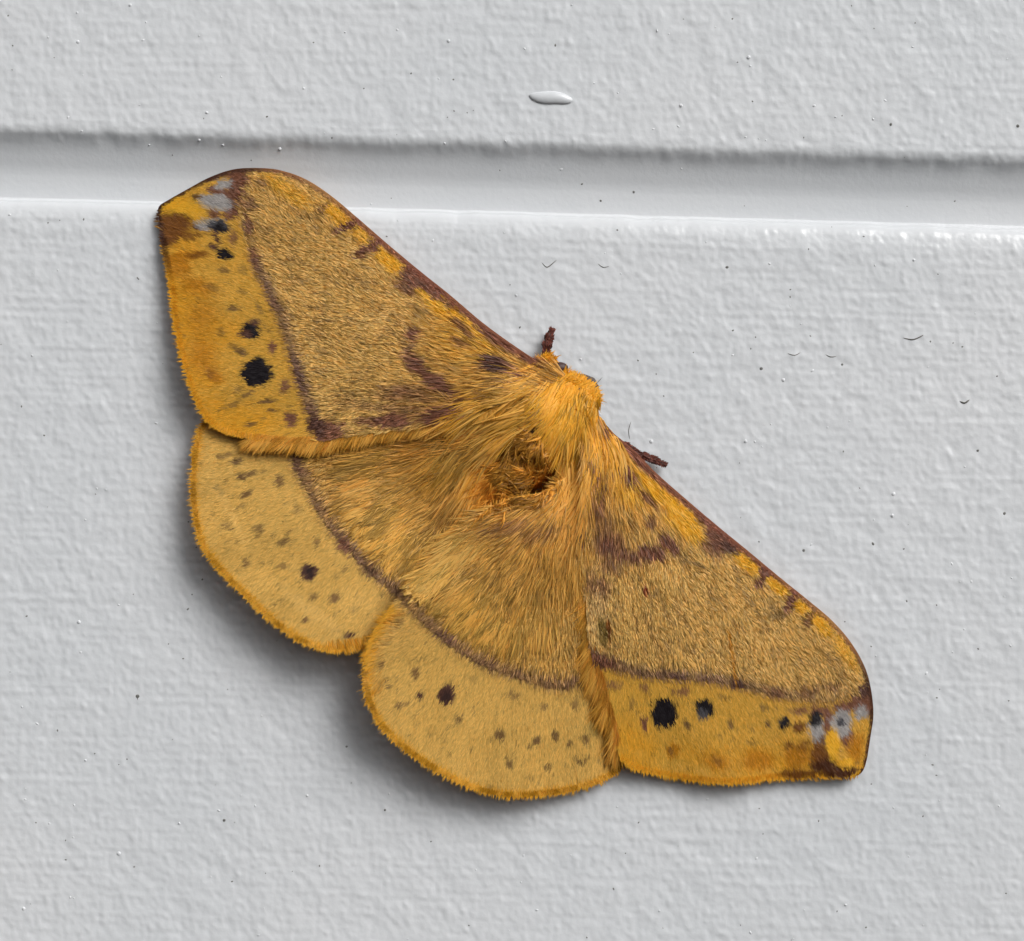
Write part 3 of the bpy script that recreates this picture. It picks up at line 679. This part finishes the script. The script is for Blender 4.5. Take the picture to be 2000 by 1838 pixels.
# ------------------------------------------------------------------ ribbons: every scale, hair and fringe filament is its own strip
def ribbons(name, parent, x, y, ang, length, width, lift, hfun, colfun, K=4, bend=0.0, clump=0.0, clump_size=16.0, flowfun=None, mat_=None, var=0.16, jitter=5.0, roll=0.55, seed=1, tipz=0.0, stiff=None, avoid=None, cpos=0.5, lock=0.0):
    r = np.random.default_rng(seed)
    n = len(x)
    t = np.linspace(0, 1, K)
    dev = r.normal(0, 1, n) * bend
    def march(length):
        px = np.empty((n, K)); py = np.empty((n, K)); an = np.empty((n, K))
        px[:, 0] = x; py[:, 0] = y; an[:, 0] = ang
        a = ang.copy()
        for k in range(1, K):
            if flowfun is not None and k > 1:
                fa = flowfun(px[:, k - 1], py[:, k - 1])
                a = a + 0.6 * np.arctan2(np.sin(fa - a), np.cos(fa - a))
            a = a + dev / K
            px[:, k] = px[:, k - 1] + np.cos(a) * length / (K - 1)
            py[:, k] = py[:, k - 1] + np.sin(a) * length / (K - 1)
            an[:, k] = a
        return px, py, an
    px, py, an = march(length)
    if avoid is not None:                       # no hair lies across the worn hollow
        ins = inside(avoid, px.ravel(), py.ravel()).reshape(n, K)
        first = np.where(ins.any(1), ins.argmax(1), K - 1)
        length = length * np.clip((first - 0.2) / (K - 1), 0.15, 1) ** np.where(ins.any(1), 1, 0)
        px, py, an = march(length)
        width = np.where(ins.any(1) & (first < 0.4 * (K - 1)), 0.02, width)
    if clump > 0:
        cx = np.floor(x / clump_size); cy = np.floor(y / clump_size)
        ox = (cx + 0.15 + 0.7 * hash2(cx, cy, 5)) * clump_size; oy = (cy + 0.15 + 0.7 * hash2(cx, cy, 9)) * clump_size
        px += (ox - x)[:, None] * clump * t[None] ** 1.3; py += (oy - y)[:, None] * clump * t[None] ** 1.3
    hh = hfun(px.ravel(), py.ravel()).reshape(n, K)
    if stiff is not None:
        for k in range(1, K): hh[:, k] = np.maximum(hh[:, k], hh[:, k - 1] - stiff)
    arch = (np.sin(np.pi * np.minimum(t * 0.62, 1))[None] * 0.9 + tipz * t[None] ** 2)
    hh = hh + lift[:, None] * arch + 0.012
    ctr = P(px, py, hh)
    prof = np.clip(1.15 - t ** 2.2, 0.12, 1)[None] * np.where(t == 0, 0.75, 1)[None]
    hw = (width[:, None] * prof * 0.5)
    ro = (r.normal(0, 1, n) * roll)[:, None]
    sx, sy = -np.sin(an), np.cos(an)
    offx = sx * hw * np.cos(ro) * S; offz = -sy * hw * np.cos(ro) * S; offy = hw * np.sin(ro) * S
    off = np.stack([offx, offy, offz], -1)
    v = np.stack([ctr - off, ctr + off], 2).reshape(n, K * 2, 3)          # n, K, side
    i = np.arange(K - 1) * 2
    q = np.stack([i, i + 1, i + 3, i + 2], -1)
    f = (np.arange(n)[:, None, None] * (K * 2) + q[None]).reshape(-1, 4)
    j = r.uniform(-1, 1, n) * jitter
    c = colfun(x + np.cos(ang) * (j + cpos * length), y + np.sin(ang) * (j + cpos * length))
    c = c * np.exp(r.normal(0, 1, n) * var + lock * (hash2(np.floor(x / clump_size), np.floor(y / clump_size), 77) - 0.5))[:, None] * ALBEDO
    c = c * np.minimum(1, 0.95 / c.max(1))[:, None]
    col = np.repeat(c[:, None], K * 2, 1).reshape(-1, 3)
    o = mesh_obj(name, v.reshape(-1, 3), f, mat_ or M_HAIR, None, col)
    o['kind'] = 'stuff'
    adopt(o, parent)
    return o

def sample(poly, n):
    poly = np.asarray(poly, float)
    x0, y0 = poly.min(0); x1, y1 = poly.max(0)
    area = 0.5 * abs(np.dot(poly[:, 0], np.roll(poly[:, 1], 1)) - np.dot(poly[:, 1], np.roll(poly[:, 0], 1)))
    m = int(n * (x1 - x0) * (y1 - y0) / area)
    x = rng.uniform(x0, x1, m); y = rng.uniform(y0, y1, m)
    ok = inside(poly, x, y)
    return x[ok], y[ok]

HOLE = smooth_path([(1002, 858), (1030, 832), (1066, 850), (1090, 900), (1084, 955), (1050, 972), (1005, 984), (958, 986), (944, 965), (955, 925), (975, 895)], True, 8)

def coat(key, wing, n, seed):
    W = WINGS[key]
    x, y = sample(W['poly'], n)
    d, _, _ = seg_dist(W['pm'], x, y)
    out = inside(W['outer'], x, y)
    sd = np.where(out, d, -d)
    hole = inside(HOLE, x, y)
    for other in {'LH': ('LF', 'RH'), 'RH': ('RF',)}.get(key, ()):      # what lies under another wing carries no loose hair
        po = WINGS[other]['poly']
        hole = hole | (inside(po, x, y) & (seg_dist(np.vstack([po, po[:1]])[::3], x, y)[0] > 16))
    if key in COSTA: hole = hole | (seg_dist(COSTA[key], x, y)[0] < 4)
    x, y, sd = x[~hole], y[~hole], sd[~hole]
    o = sstep(-14, 10, sd)
    db = np.hypot(x - W['base'][0], y - W['base'][1])
    m = len(x)
    r = np.random.default_rng(seed)
    fl = lambda a, b: flow(key, a, b)
    ang = fl(x, y) + (fbm(x / 30, y / 30, seed, 2) - 0.5) * 0.9 * (1 - 0.6 * o) + r.normal(0, 0.13, m)
    L_in = (12 + 26 * (1 - sstep(70, 330, db))) if W['kind'] == 'fore' else (16 + 34 * (1 - sstep(80, 330, db)))
    L = (L_in * (1 - o) + 10.0 * o) * r.uniform(0.7, 1.35, m)
    L = np.where(o < 0.5, np.minimum(L, np.abs(sd) * 0.5 + 8), L)
    wd = (1.8 * (1 - o) + 1.5 * o) * r.uniform(0.75, 1.35, m)
    lift = (0.014 + 0.0085 * L * (1 - o)) * r.uniform(0.4, 1.5, m)
    if W['kind'] == 'fore': lift *= 0.9
    if key in COSTA:
        dc, pc, _ = seg_dist(COSTA[key], x, y)
        k = sstep(6, 40, dc)
        L = L * (0.45 + 0.55 * k); lift = lift * (0.2 + 0.8 * k)
        tn = np.arctan2(*(np.diff(COSTA[key], axis=0)[np.minimum((pc * (len(COSTA[key]) - 1)).astype(int), len(COSTA[key]) - 2)][:, ::-1].T))
        ang = ang + (1 - sstep(4, 45, dc)) * np.arctan2(np.sin(tn - ang), np.cos(tn - ang)) * 0.8
    ribbons('scale_coat', wing, x, y, ang, L, wd, lift, lambda a, b: wing_h(key, a, b), lambda a, b: paint(key, a, b), K=3, clump=0.45, clump_size=9, seed=seed, var=0.36 * (1 - o) + 0.15 * o, roll=0.42 * (1 - o) + 0.20 * o, tipz=0.15, avoid=HOLE)

def fringe(key, wing, path, n, seed, L0=20, inset=9, droop=0.0, sweep=0.0, colour=None, width=2.6, lift=0.03):
    """filaments along an edge, pointing out of the wing"""
    r = np.random.default_rng(seed)
    s = r.uniform(0, len(path) - 1.001, n)
    i = s.astype(int); fr = (s - i)[:, None]
    p = path[i] * (1 - fr) + path[i + 1] * fr
    tg = path[i + 1] - path[i]; ta = np.arctan2(tg[:, 1], tg[:, 0])
    na = ta + np.pi / 2
    na = np.where(inside(WINGS[key]['poly'], p[:, 0] + 5 * np.cos(na), p[:, 1] + 5 * np.sin(na)), na + np.pi, na)
    ang = na + sweep + r.normal(0, 0.14, n) + (fbm(p[:, 0] / 22, p[:, 1] / 22, seed, 2) - 0.5) * 0.7
    ins = inset * r.uniform(0.6, 1.3, n)
    x = p[:, 0] - np.cos(na) * ins; y = p[:, 1] - np.sin(na) * ins
    L = L0 * r.uniform(0.7, 1.15, n) * (0.75 + 0.5 * fbm(p[:, 0] / 40, p[:, 1] / 40, seed + 3, 2))
    W = WINGS[key]
    cf = colour or (lambda a, b: paint(key, a, b))
    base_h = lambda a, b: wing_h(key, a, b)
    ribbons('fringe', wing, x, y, ang, L, np.full(n, width) * r.uniform(0.7, 1.3, n), np.full(n, lift) * r.uniform(0.3, 1.6, n), base_h, cf, K=4, bend=0.15, clump=0.2, clump_size=9, seed=seed, var=0.2, jitter=2, tipz=droop)

wl = build_wing('hindwing', 'LH', 'rounded hindwing whose inner edge lies under the other hindwing'); w_lh = wl
w_rh = build_wing('hindwing', 'RH', 'rounded hindwing whose inner edge lies over the other hindwing')
w_lf = build_wing('forewing', 'LF', 'forewing with two black spots, its hooked tip beside the groove')
w_rf = build_wing('forewing', 'RF', 'forewing with two black spots and a small worn bare patch')
coat('LH', w_lh, 50000, 101)
coat('RH', w_rh, 56000, 102)
coat('LF', w_lf, 74000, 103)
coat('RF', w_rf, 74000, 104)

def orange_rim(a, b):
    n = sstep(0.25, 0.75, fbm(a / 16, b / 16, 91, 2))[:, None]
    return lin((198, 152, 54)) * n + lin((162, 116, 24)) * (1 - n)
fringe('LF', w_lf, smooth_path(LF[18:29], step=8), 4600, 201, 9, 8, width=1.4, lift=0.015)
fringe('RF', w_rf, smooth_path(RF[19:28], step=8), 4200, 202, 9, 8, width=1.4, lift=0.015)
fringe('LH', w_lh, smooth_path(LH[4:20], step=8), 6500, 203, 9, 7, colour=orange_rim, width=1.5, lift=0.02)
fringe('RH', w_rh, smooth_path(RH[11:25], step=8), 6500, 204, 9, 7, colour=orange_rim, width=1.5, lift=0.02)
def pale_fringe(a, b):
    n = sstep(0.25, 0.75, fbm(a / 14, b / 14, 95, 2))[:, None]
    return lin((204, 158, 72)) * n + lin((172, 124, 44)) * (1 - n)
# long soft fringe on the trailing edges that overlap the hindwings, and on the hindwings' inner edges
fringe('LF', w_lf, smooth_path(LF[28:36], step=8), 5200, 205, 40, 8, sweep=0.75, colour=pale_fringe, droop=-6, lift=0.07)
fringe('RF', w_rf, smooth_path(RF[28:35], step=8), 5200, 206, 62, 8, sweep=-1.2, colour=pale_fringe, droop=-6, lift=0.07)
fringe('LH', w_lh, smooth_path(LH[16:21], step=8), 700, 207, 22, 16)
fringe('RH', w_rh, smooth_path(RH[7:13], step=8), 1500, 208, 36, 30, sweep=-0.7, lift=0.05, droop=-3)

# ---- body, head, legs, fur
body = build_body()

def top(x, y):
    h = body_top(x, y)
    for k in WINGS:
        h = np.maximum(h, np.where(inside(WINGS[k]['poly'], x, y), wing_h(k, x, y), -9))
    return np.maximum(h, 0.2)

GUIDE = np.array([  # x, y, dx, dy
 (1062, 730, -.75, .5), (1000, 745, -.95, .15), (960, 775, -1, .1), (1020, 790, -.85, .45), (960, 815, -.85, .5), (900, 835, -.85, .55), (940, 870, -.6, .8), (880, 900, -.65, .75), (930, 930, -.4, .9), (945, 985, -.3, .95), (900, 960, -.5, .85),
 (1060, 790, -.55, .75), (1040, 825, -.75, .6), (1100, 790, -.5, .85), (1140, 800, -.2, .98), (1090, 850, -.45, .85), (1120, 880, -.25, .97), (1160, 840, .05, 1), (1185, 850, .45, .9), (1150, 920, -.12, .99), (1110, 950, -.35, .93), (1140, 1000, -.3, .95), (1090, 1000, -.75, .65), (1040, 1000, -.92, .38), (980, 1015, -.88, .45), (920, 1050, -.75, .65), (1080, 1060, -.6, .8), (1130, 1080, -.2, .98), (840, 1000, -.7, .7), (820, 900, -.85, .5)])
def fur_flow(x, y):
    vx = np.zeros(x.shape); vy = np.zeros(x.shape)
    for gx, gy, dx, dy in GUIDE:
        w = 1 / (((x - gx) ** 2 + (y - gy) ** 2) / 400 + 1) ** 1.6
        vx += w * dx; vy += w * dy
    return np.arctan2(vy, vx)
def fur_colour(x, y):
    n = sstep(0.25, 0.75, fbm(x / 18, y / 18, 131, 2))[:, None]
    col = lin((218, 174, 88)) * n + lin((182, 134, 44)) * (1 - n)
    collar = np.exp(-(((x - 1120) / 75) ** 2 + ((y - 775) / 70) ** 2))[:, None]
    col = col * (1 - collar) + lin((212, 160, 44)) * collar
    rt = np.exp(-(((x - 1160) / 45) ** 2 + ((y - 860) / 70) ** 2))[:, None] * 0.6
    col = col * (1 - rt) + lin((208, 156, 52)) * rt
    lower = sstep(900, 1000, y)[:, None] * 0.6
    col = col * (1 - lower) + lin((190, 142, 72)) * lower
    for bx, by, r, s in [(1068, 800, 12, .5), (1058, 790, 8, .6), (900, 935, 24, .35), (890, 980, 22, .35), (1010, 1022, 28, .4), (1060, 1028, 24, .4), (985, 752, 20, .6), (860, 815, 30, .6), (920, 860, 20, .3)]:
        k = (np.exp(-(((x - bx) / r) ** 2 + ((y - by) / r) ** 2)) * s)[:, None]
        col = col * (1 - k) + lin(PURP) * k
    return col

def fur(name, poly, n, L0, L1, w0, seed, colfun=fur_colour, K=7, clump=0.7, cs=24, lift=(0.10, 0.55), keep_hole=False, stiff=0.10, bend=0.5, flowf=fur_flow, parent=None, surf=top, roll=0.4, limit=None, cpos=0.3):
    r = np.random.default_rng(seed)
    x, y = sample(smooth_path(poly, True, 10), n)
    if not keep_hole:
        k = ~inside(HOLE, x, y); x, y = x[k], y[k]
    if keep_hole:
        k = (seg_dist(np.array([(1000., 872.), (1030., 868.), (1072., 918.)]), x, y)[0] > 8) & (np.hypot((x - 1012) / 1.4, y - 958) > 10); x, y = x[k], y[k]
    if surf is top:                              # hair roots only where there is body or wing to root in
        k = top(x, y) > 1.6; x, y = x[k], y[k]
    m = len(x); Lh = r.uniform(L0, L1, m)
    if limit is not None:
        dl, _, _ = seg_dist(WINGS[limit]['pm'], x, y); Lh = np.minimum(Lh, np.maximum(dl - 16, 3) * r.uniform(0.6, 0.95, m) + 2)
    ang = flowf(x, y) + r.normal(0, 0.16, m) + (fbm(x / 26, y / 26, seed, 2) - 0.5) * 1.0
    return ribbons(name, parent or body, x, y, ang, Lh, w0 * r.uniform(0.7, 1.4, m), r.uniform(lift[0], lift[1], m), surf, colfun, K=K, bend=bend, clump=clump, clump_size=cs, flowfun=flowf, seed=seed, var=0.26, stiff=stiff, roll=roll, avoid=None if keep_hole else HOLE, cpos=cpos, lock=0.95)

def left_hind_fur(x, y): 
    n = sstep(0.25, 0.75, fbm(x / 18, y / 18, 141, 2))[:, None]
    c = paint('LH', x, y) * 0.5 + 0.5 * (lin((200, 160, 76)) * n + lin((164, 122, 42)) * (1 - n)); return c
def right_hind_fur(x, y):
    n = sstep(0.25, 0.75, fbm(x / 18, y / 18, 142, 2))[:, None]
    c = paint('RH', x, y) * 0.5 + 0.5 * (lin((202, 162, 78)) * n + lin((164, 122, 42)) * (1 - n)); return c
fl_l = lambda a, b: flow('LH', a, b); fl_r = lambda a, b: flow('RH', a, b)
fur('long_hair', [(950, 840), (860, 835), (760, 860), (690, 930), (700, 1010), (760, 1080), (830, 1080), (900, 1010), (950, 950)], 6500, 45, 105, 3.0, 301, left_hind_fur, flowf=fl_l, parent=w_lh, surf=lambda a, b: wing_h('LH', a, b), lift=(0.05, 0.34), cs=24, clump=0.85, limit='LH', cpos=0.5)
fur('long_hair', [(1110, 970), (1000, 985), (930, 1020), (850, 1100), (830, 1150), (880, 1200), (960, 1230), (1040, 1220), (1100, 1150), (1130, 1040)], 7500, 45, 100, 3.0, 302, right_hind_fur, flowf=fl_r, parent=w_rh, surf=lambda a, b: wing_h('RH', a, b), lift=(0.05, 0.34), cs=24, clump=0.85, limit='RH', cpos=0.5)
fur('fur', [(1030, 712), (1075, 715), (1130, 745), (1170, 780), (1190, 835), (1205, 862), (1165, 890), (1150, 960), (1130, 1020), (1080, 1030), (1000, 1000), (950, 985), (922, 945), (890, 900), (880, 850), (920, 805), (965, 765), (1000, 735)], 17000, 45, 125, 3.0, 303, cs=30, clump=0.85)
# the right hindwing's inner edge: long pale hairs lying along it over the left hindwing
def edge_colour(x, y):
    n = fbm(x / 18, y / 18, 171, 2)[:, None]
    return lin((222, 186, 106)) * n + lin((190, 150, 68)) * (1 - n)
fur('long_hair', [(1015, 978), (945, 1006), (865, 1080), (800, 1146), (826, 1168), (890, 1108), (960, 1046), (1035, 1012)], 3600, 45, 110, 3.0, 309, edge_colour, flowf=lambda a, b: np.full(a.shape, 2.42) - 0.25 * sstep(900, 1000, a) * 0 + 0.3 * sstep(960, 1030, a), parent=w_rh, surf=lambda a, b: wing_h('RH', a, b), lift=(0.12, 0.5), cs=22, clump=0.8, stiff=0.08, limit='RH')
# worn hollow: sparse short tufts over the dark cuticle
def hollow_colour(x, y):
    n = fbm(x / 16, y / 16, 151, 2)[:, None]
    return lin((208, 152, 58)) * n + lin((158, 106, 30)) * (1 - n)
fur('tuft', HOLE[::3], 3400, 24, 62, 2.4, 304, hollow_colour, cs=34, clump=0.9, lift=(0.2, 1.1), keep_hole=True, bend=1.4, stiff=None, flowf=lambda a, b: fur_flow(a, b) + 2.2 * (fbm(a / 30, b / 30, 7, 1) - 0.5))

# head: short orange fur, a ruff of scales behind it, dark eyes
def head_colour(x, y):
    n = fbm(x / 14, y / 14, 161, 2)[:, None]
    return lin((214, 162, 46)) * n + lin((186, 130, 24)) * (1 - n)
fur('head_fur', [(1040, 715), (1062, 698), (1095, 722), (1130, 738), (1160, 752), (1180, 800), (1150, 812), (1110, 785), (1070, 750)], 2600, 14, 34, 2.8, 305, head_colour, K=5, cs=14, clump=0.6, lift=(0.05, 0.35))
def ruff(path, n, ang, L0, L1, lift, seed, h0):
    r = np.random.default_rng(seed)
    p = smooth_path(path, step=4); s = r.uniform(0, len(p) - 1.001, n); i = s.astype(int)
    q = p[i] + r.normal(0, 2.2, (n, 2))
    o = ribbons('head_fur', body, q[:, 0], q[:, 1], ang + r.normal(0, 0.25, n), r.uniform(L0, L1, n), np.full(n, 3.0), r.uniform(0.3, 1, n) * lift, lambda a, b: np.maximum(body_top(a, b), h0), head_colour, K=5, bend=0.6, clump=0.5, clump_size=14, seed=seed)
ruff([(1096, 744), (1122, 752), (1142, 768), (1156, 788)], 900, -0.75, 14, 30, 0.35, 306, 3.4)
ruff([(1088, 752), (1112, 764), (1132, 782), (1148, 800)], 800, 2.3, 20, 44, 0.45, 307, 3.6)
ruff([(1046, 712), (1060, 702), (1076, 706)], 420, -0.5, 8, 22, 0.3, 308, 2.9)

def ellipsoid(name, c, r3, m, parent, nu=18, nv=12):
    th = np.linspace(0, math.pi, nv); ph = np.linspace(0, 2 * math.pi, nu, endpoint=False)
    v = []; f = []
    for a in th:
        for b in ph: v.append((r3[0] * math.sin(a) * math.cos(b), r3[1] * math.cos(a), r3[2] * math.sin(a) * math.sin(b)))
    for i in range(nv - 1):
        for j in range(nu): f.append((i * nu + j, i * nu + (j + 1) % nu, (i + 1) * nu + (j + 1) % nu, (i + 1) * nu + j))
    o = mesh_obj(name, np.array(v) + np.asarray(c), f, m)
    return adopt(o, parent)
ellipsoid('eye', P(1093, 719, 2.9), (17 * S, 11 * S, 12 * S), M_EYE, body)
ellipsoid('eye', P(1158, 781, 3.3), (12 * S, 13 * S, 15 * S), M_EYE, body)
ellipsoid('forehead', P(1153, 757, 3.4), (17 * S, 14 * S, 13 * S), M_EYE, body)

def leg(pts, seed, label):
    p = np.array(pts, float); q = smooth_path(p[:, :2], step=2.0)
    s = np.linspace(0, 1, len(q)); sp = np.linspace(0, 1, len(p))
    h = np.interp(s, sp, p[:, 2]); rad = np.interp(s, sp, p[:, 3])
    rad = rad * (1 + 0.16 * np.sin(s * 34)) * (1 + 0.15 * (hash2(np.arange(len(q)), np.zeros(len(q)), seed) - 0.5))
    v, f = tube(P(q[:, 0], q[:, 1], h), rad * S, 10)
    v = v + np.random.default_rng(seed).normal(0, 0.9 * S, v.shape)
    o = mesh_obj('foreleg', v, f, M_LEG); adopt(o, moth); o['label'] = label
    r = np.random.default_rng(seed); n = 260
    i = r.integers(2, len(q) - 2, n); t = q[np.minimum(i + 2, len(q) - 1)] - q[i - 2]; ta = np.arctan2(t[:, 1], t[:, 0])
    side = r.uniform(-1, 1, n)
    x = q[i, 0] - np.sin(ta) * side * rad[i] * 0.8; y = q[i, 1] + np.cos(ta) * side * rad[i] * 0.8
    hf = lambda a, b: np.repeat((h[i] + np.sqrt(1 - side ** 2 * 0.64) * rad[i] * S * 1000)[:, None], len(a) // n, 1).ravel()
    ribbons('leg_scales', o, x, y, ta + side * 0.5 + r.normal(0, .2, n), r.uniform(4, 8, n), np.full(n, 2.0), np.full(n, 0.03), hf, lambda a, b: np.tile(lin((104, 58, 48)), (len(a), 1)), K=3, seed=seed, var=0.3)
leg([(1082, 724, 1.6, 7), (1072, 700, 1.3, 6.5), (1067, 686, 1.1, 7), (1069, 672, 1.0, 8.5), (1073, 658, 0.9, 9.5), (1077, 647, 0.8, 9), (1080, 641, 0.7, 4)], 401, 'short brown foreleg sticking out beside the head, over the white wall')
leg([(1196, 862, 2.2, 5), (1225, 870, 1.3, 5), (1245, 884, 1.0, 5), (1260, 892, 0.9, 5), (1275, 897, 0.8, 7.5), (1288, 903, 0.8, 8.5), (1298, 907, 0.7, 7), (1303, 909, 0.7, 4)], 402, 'short brown foreleg showing past the front edge of a forewing')
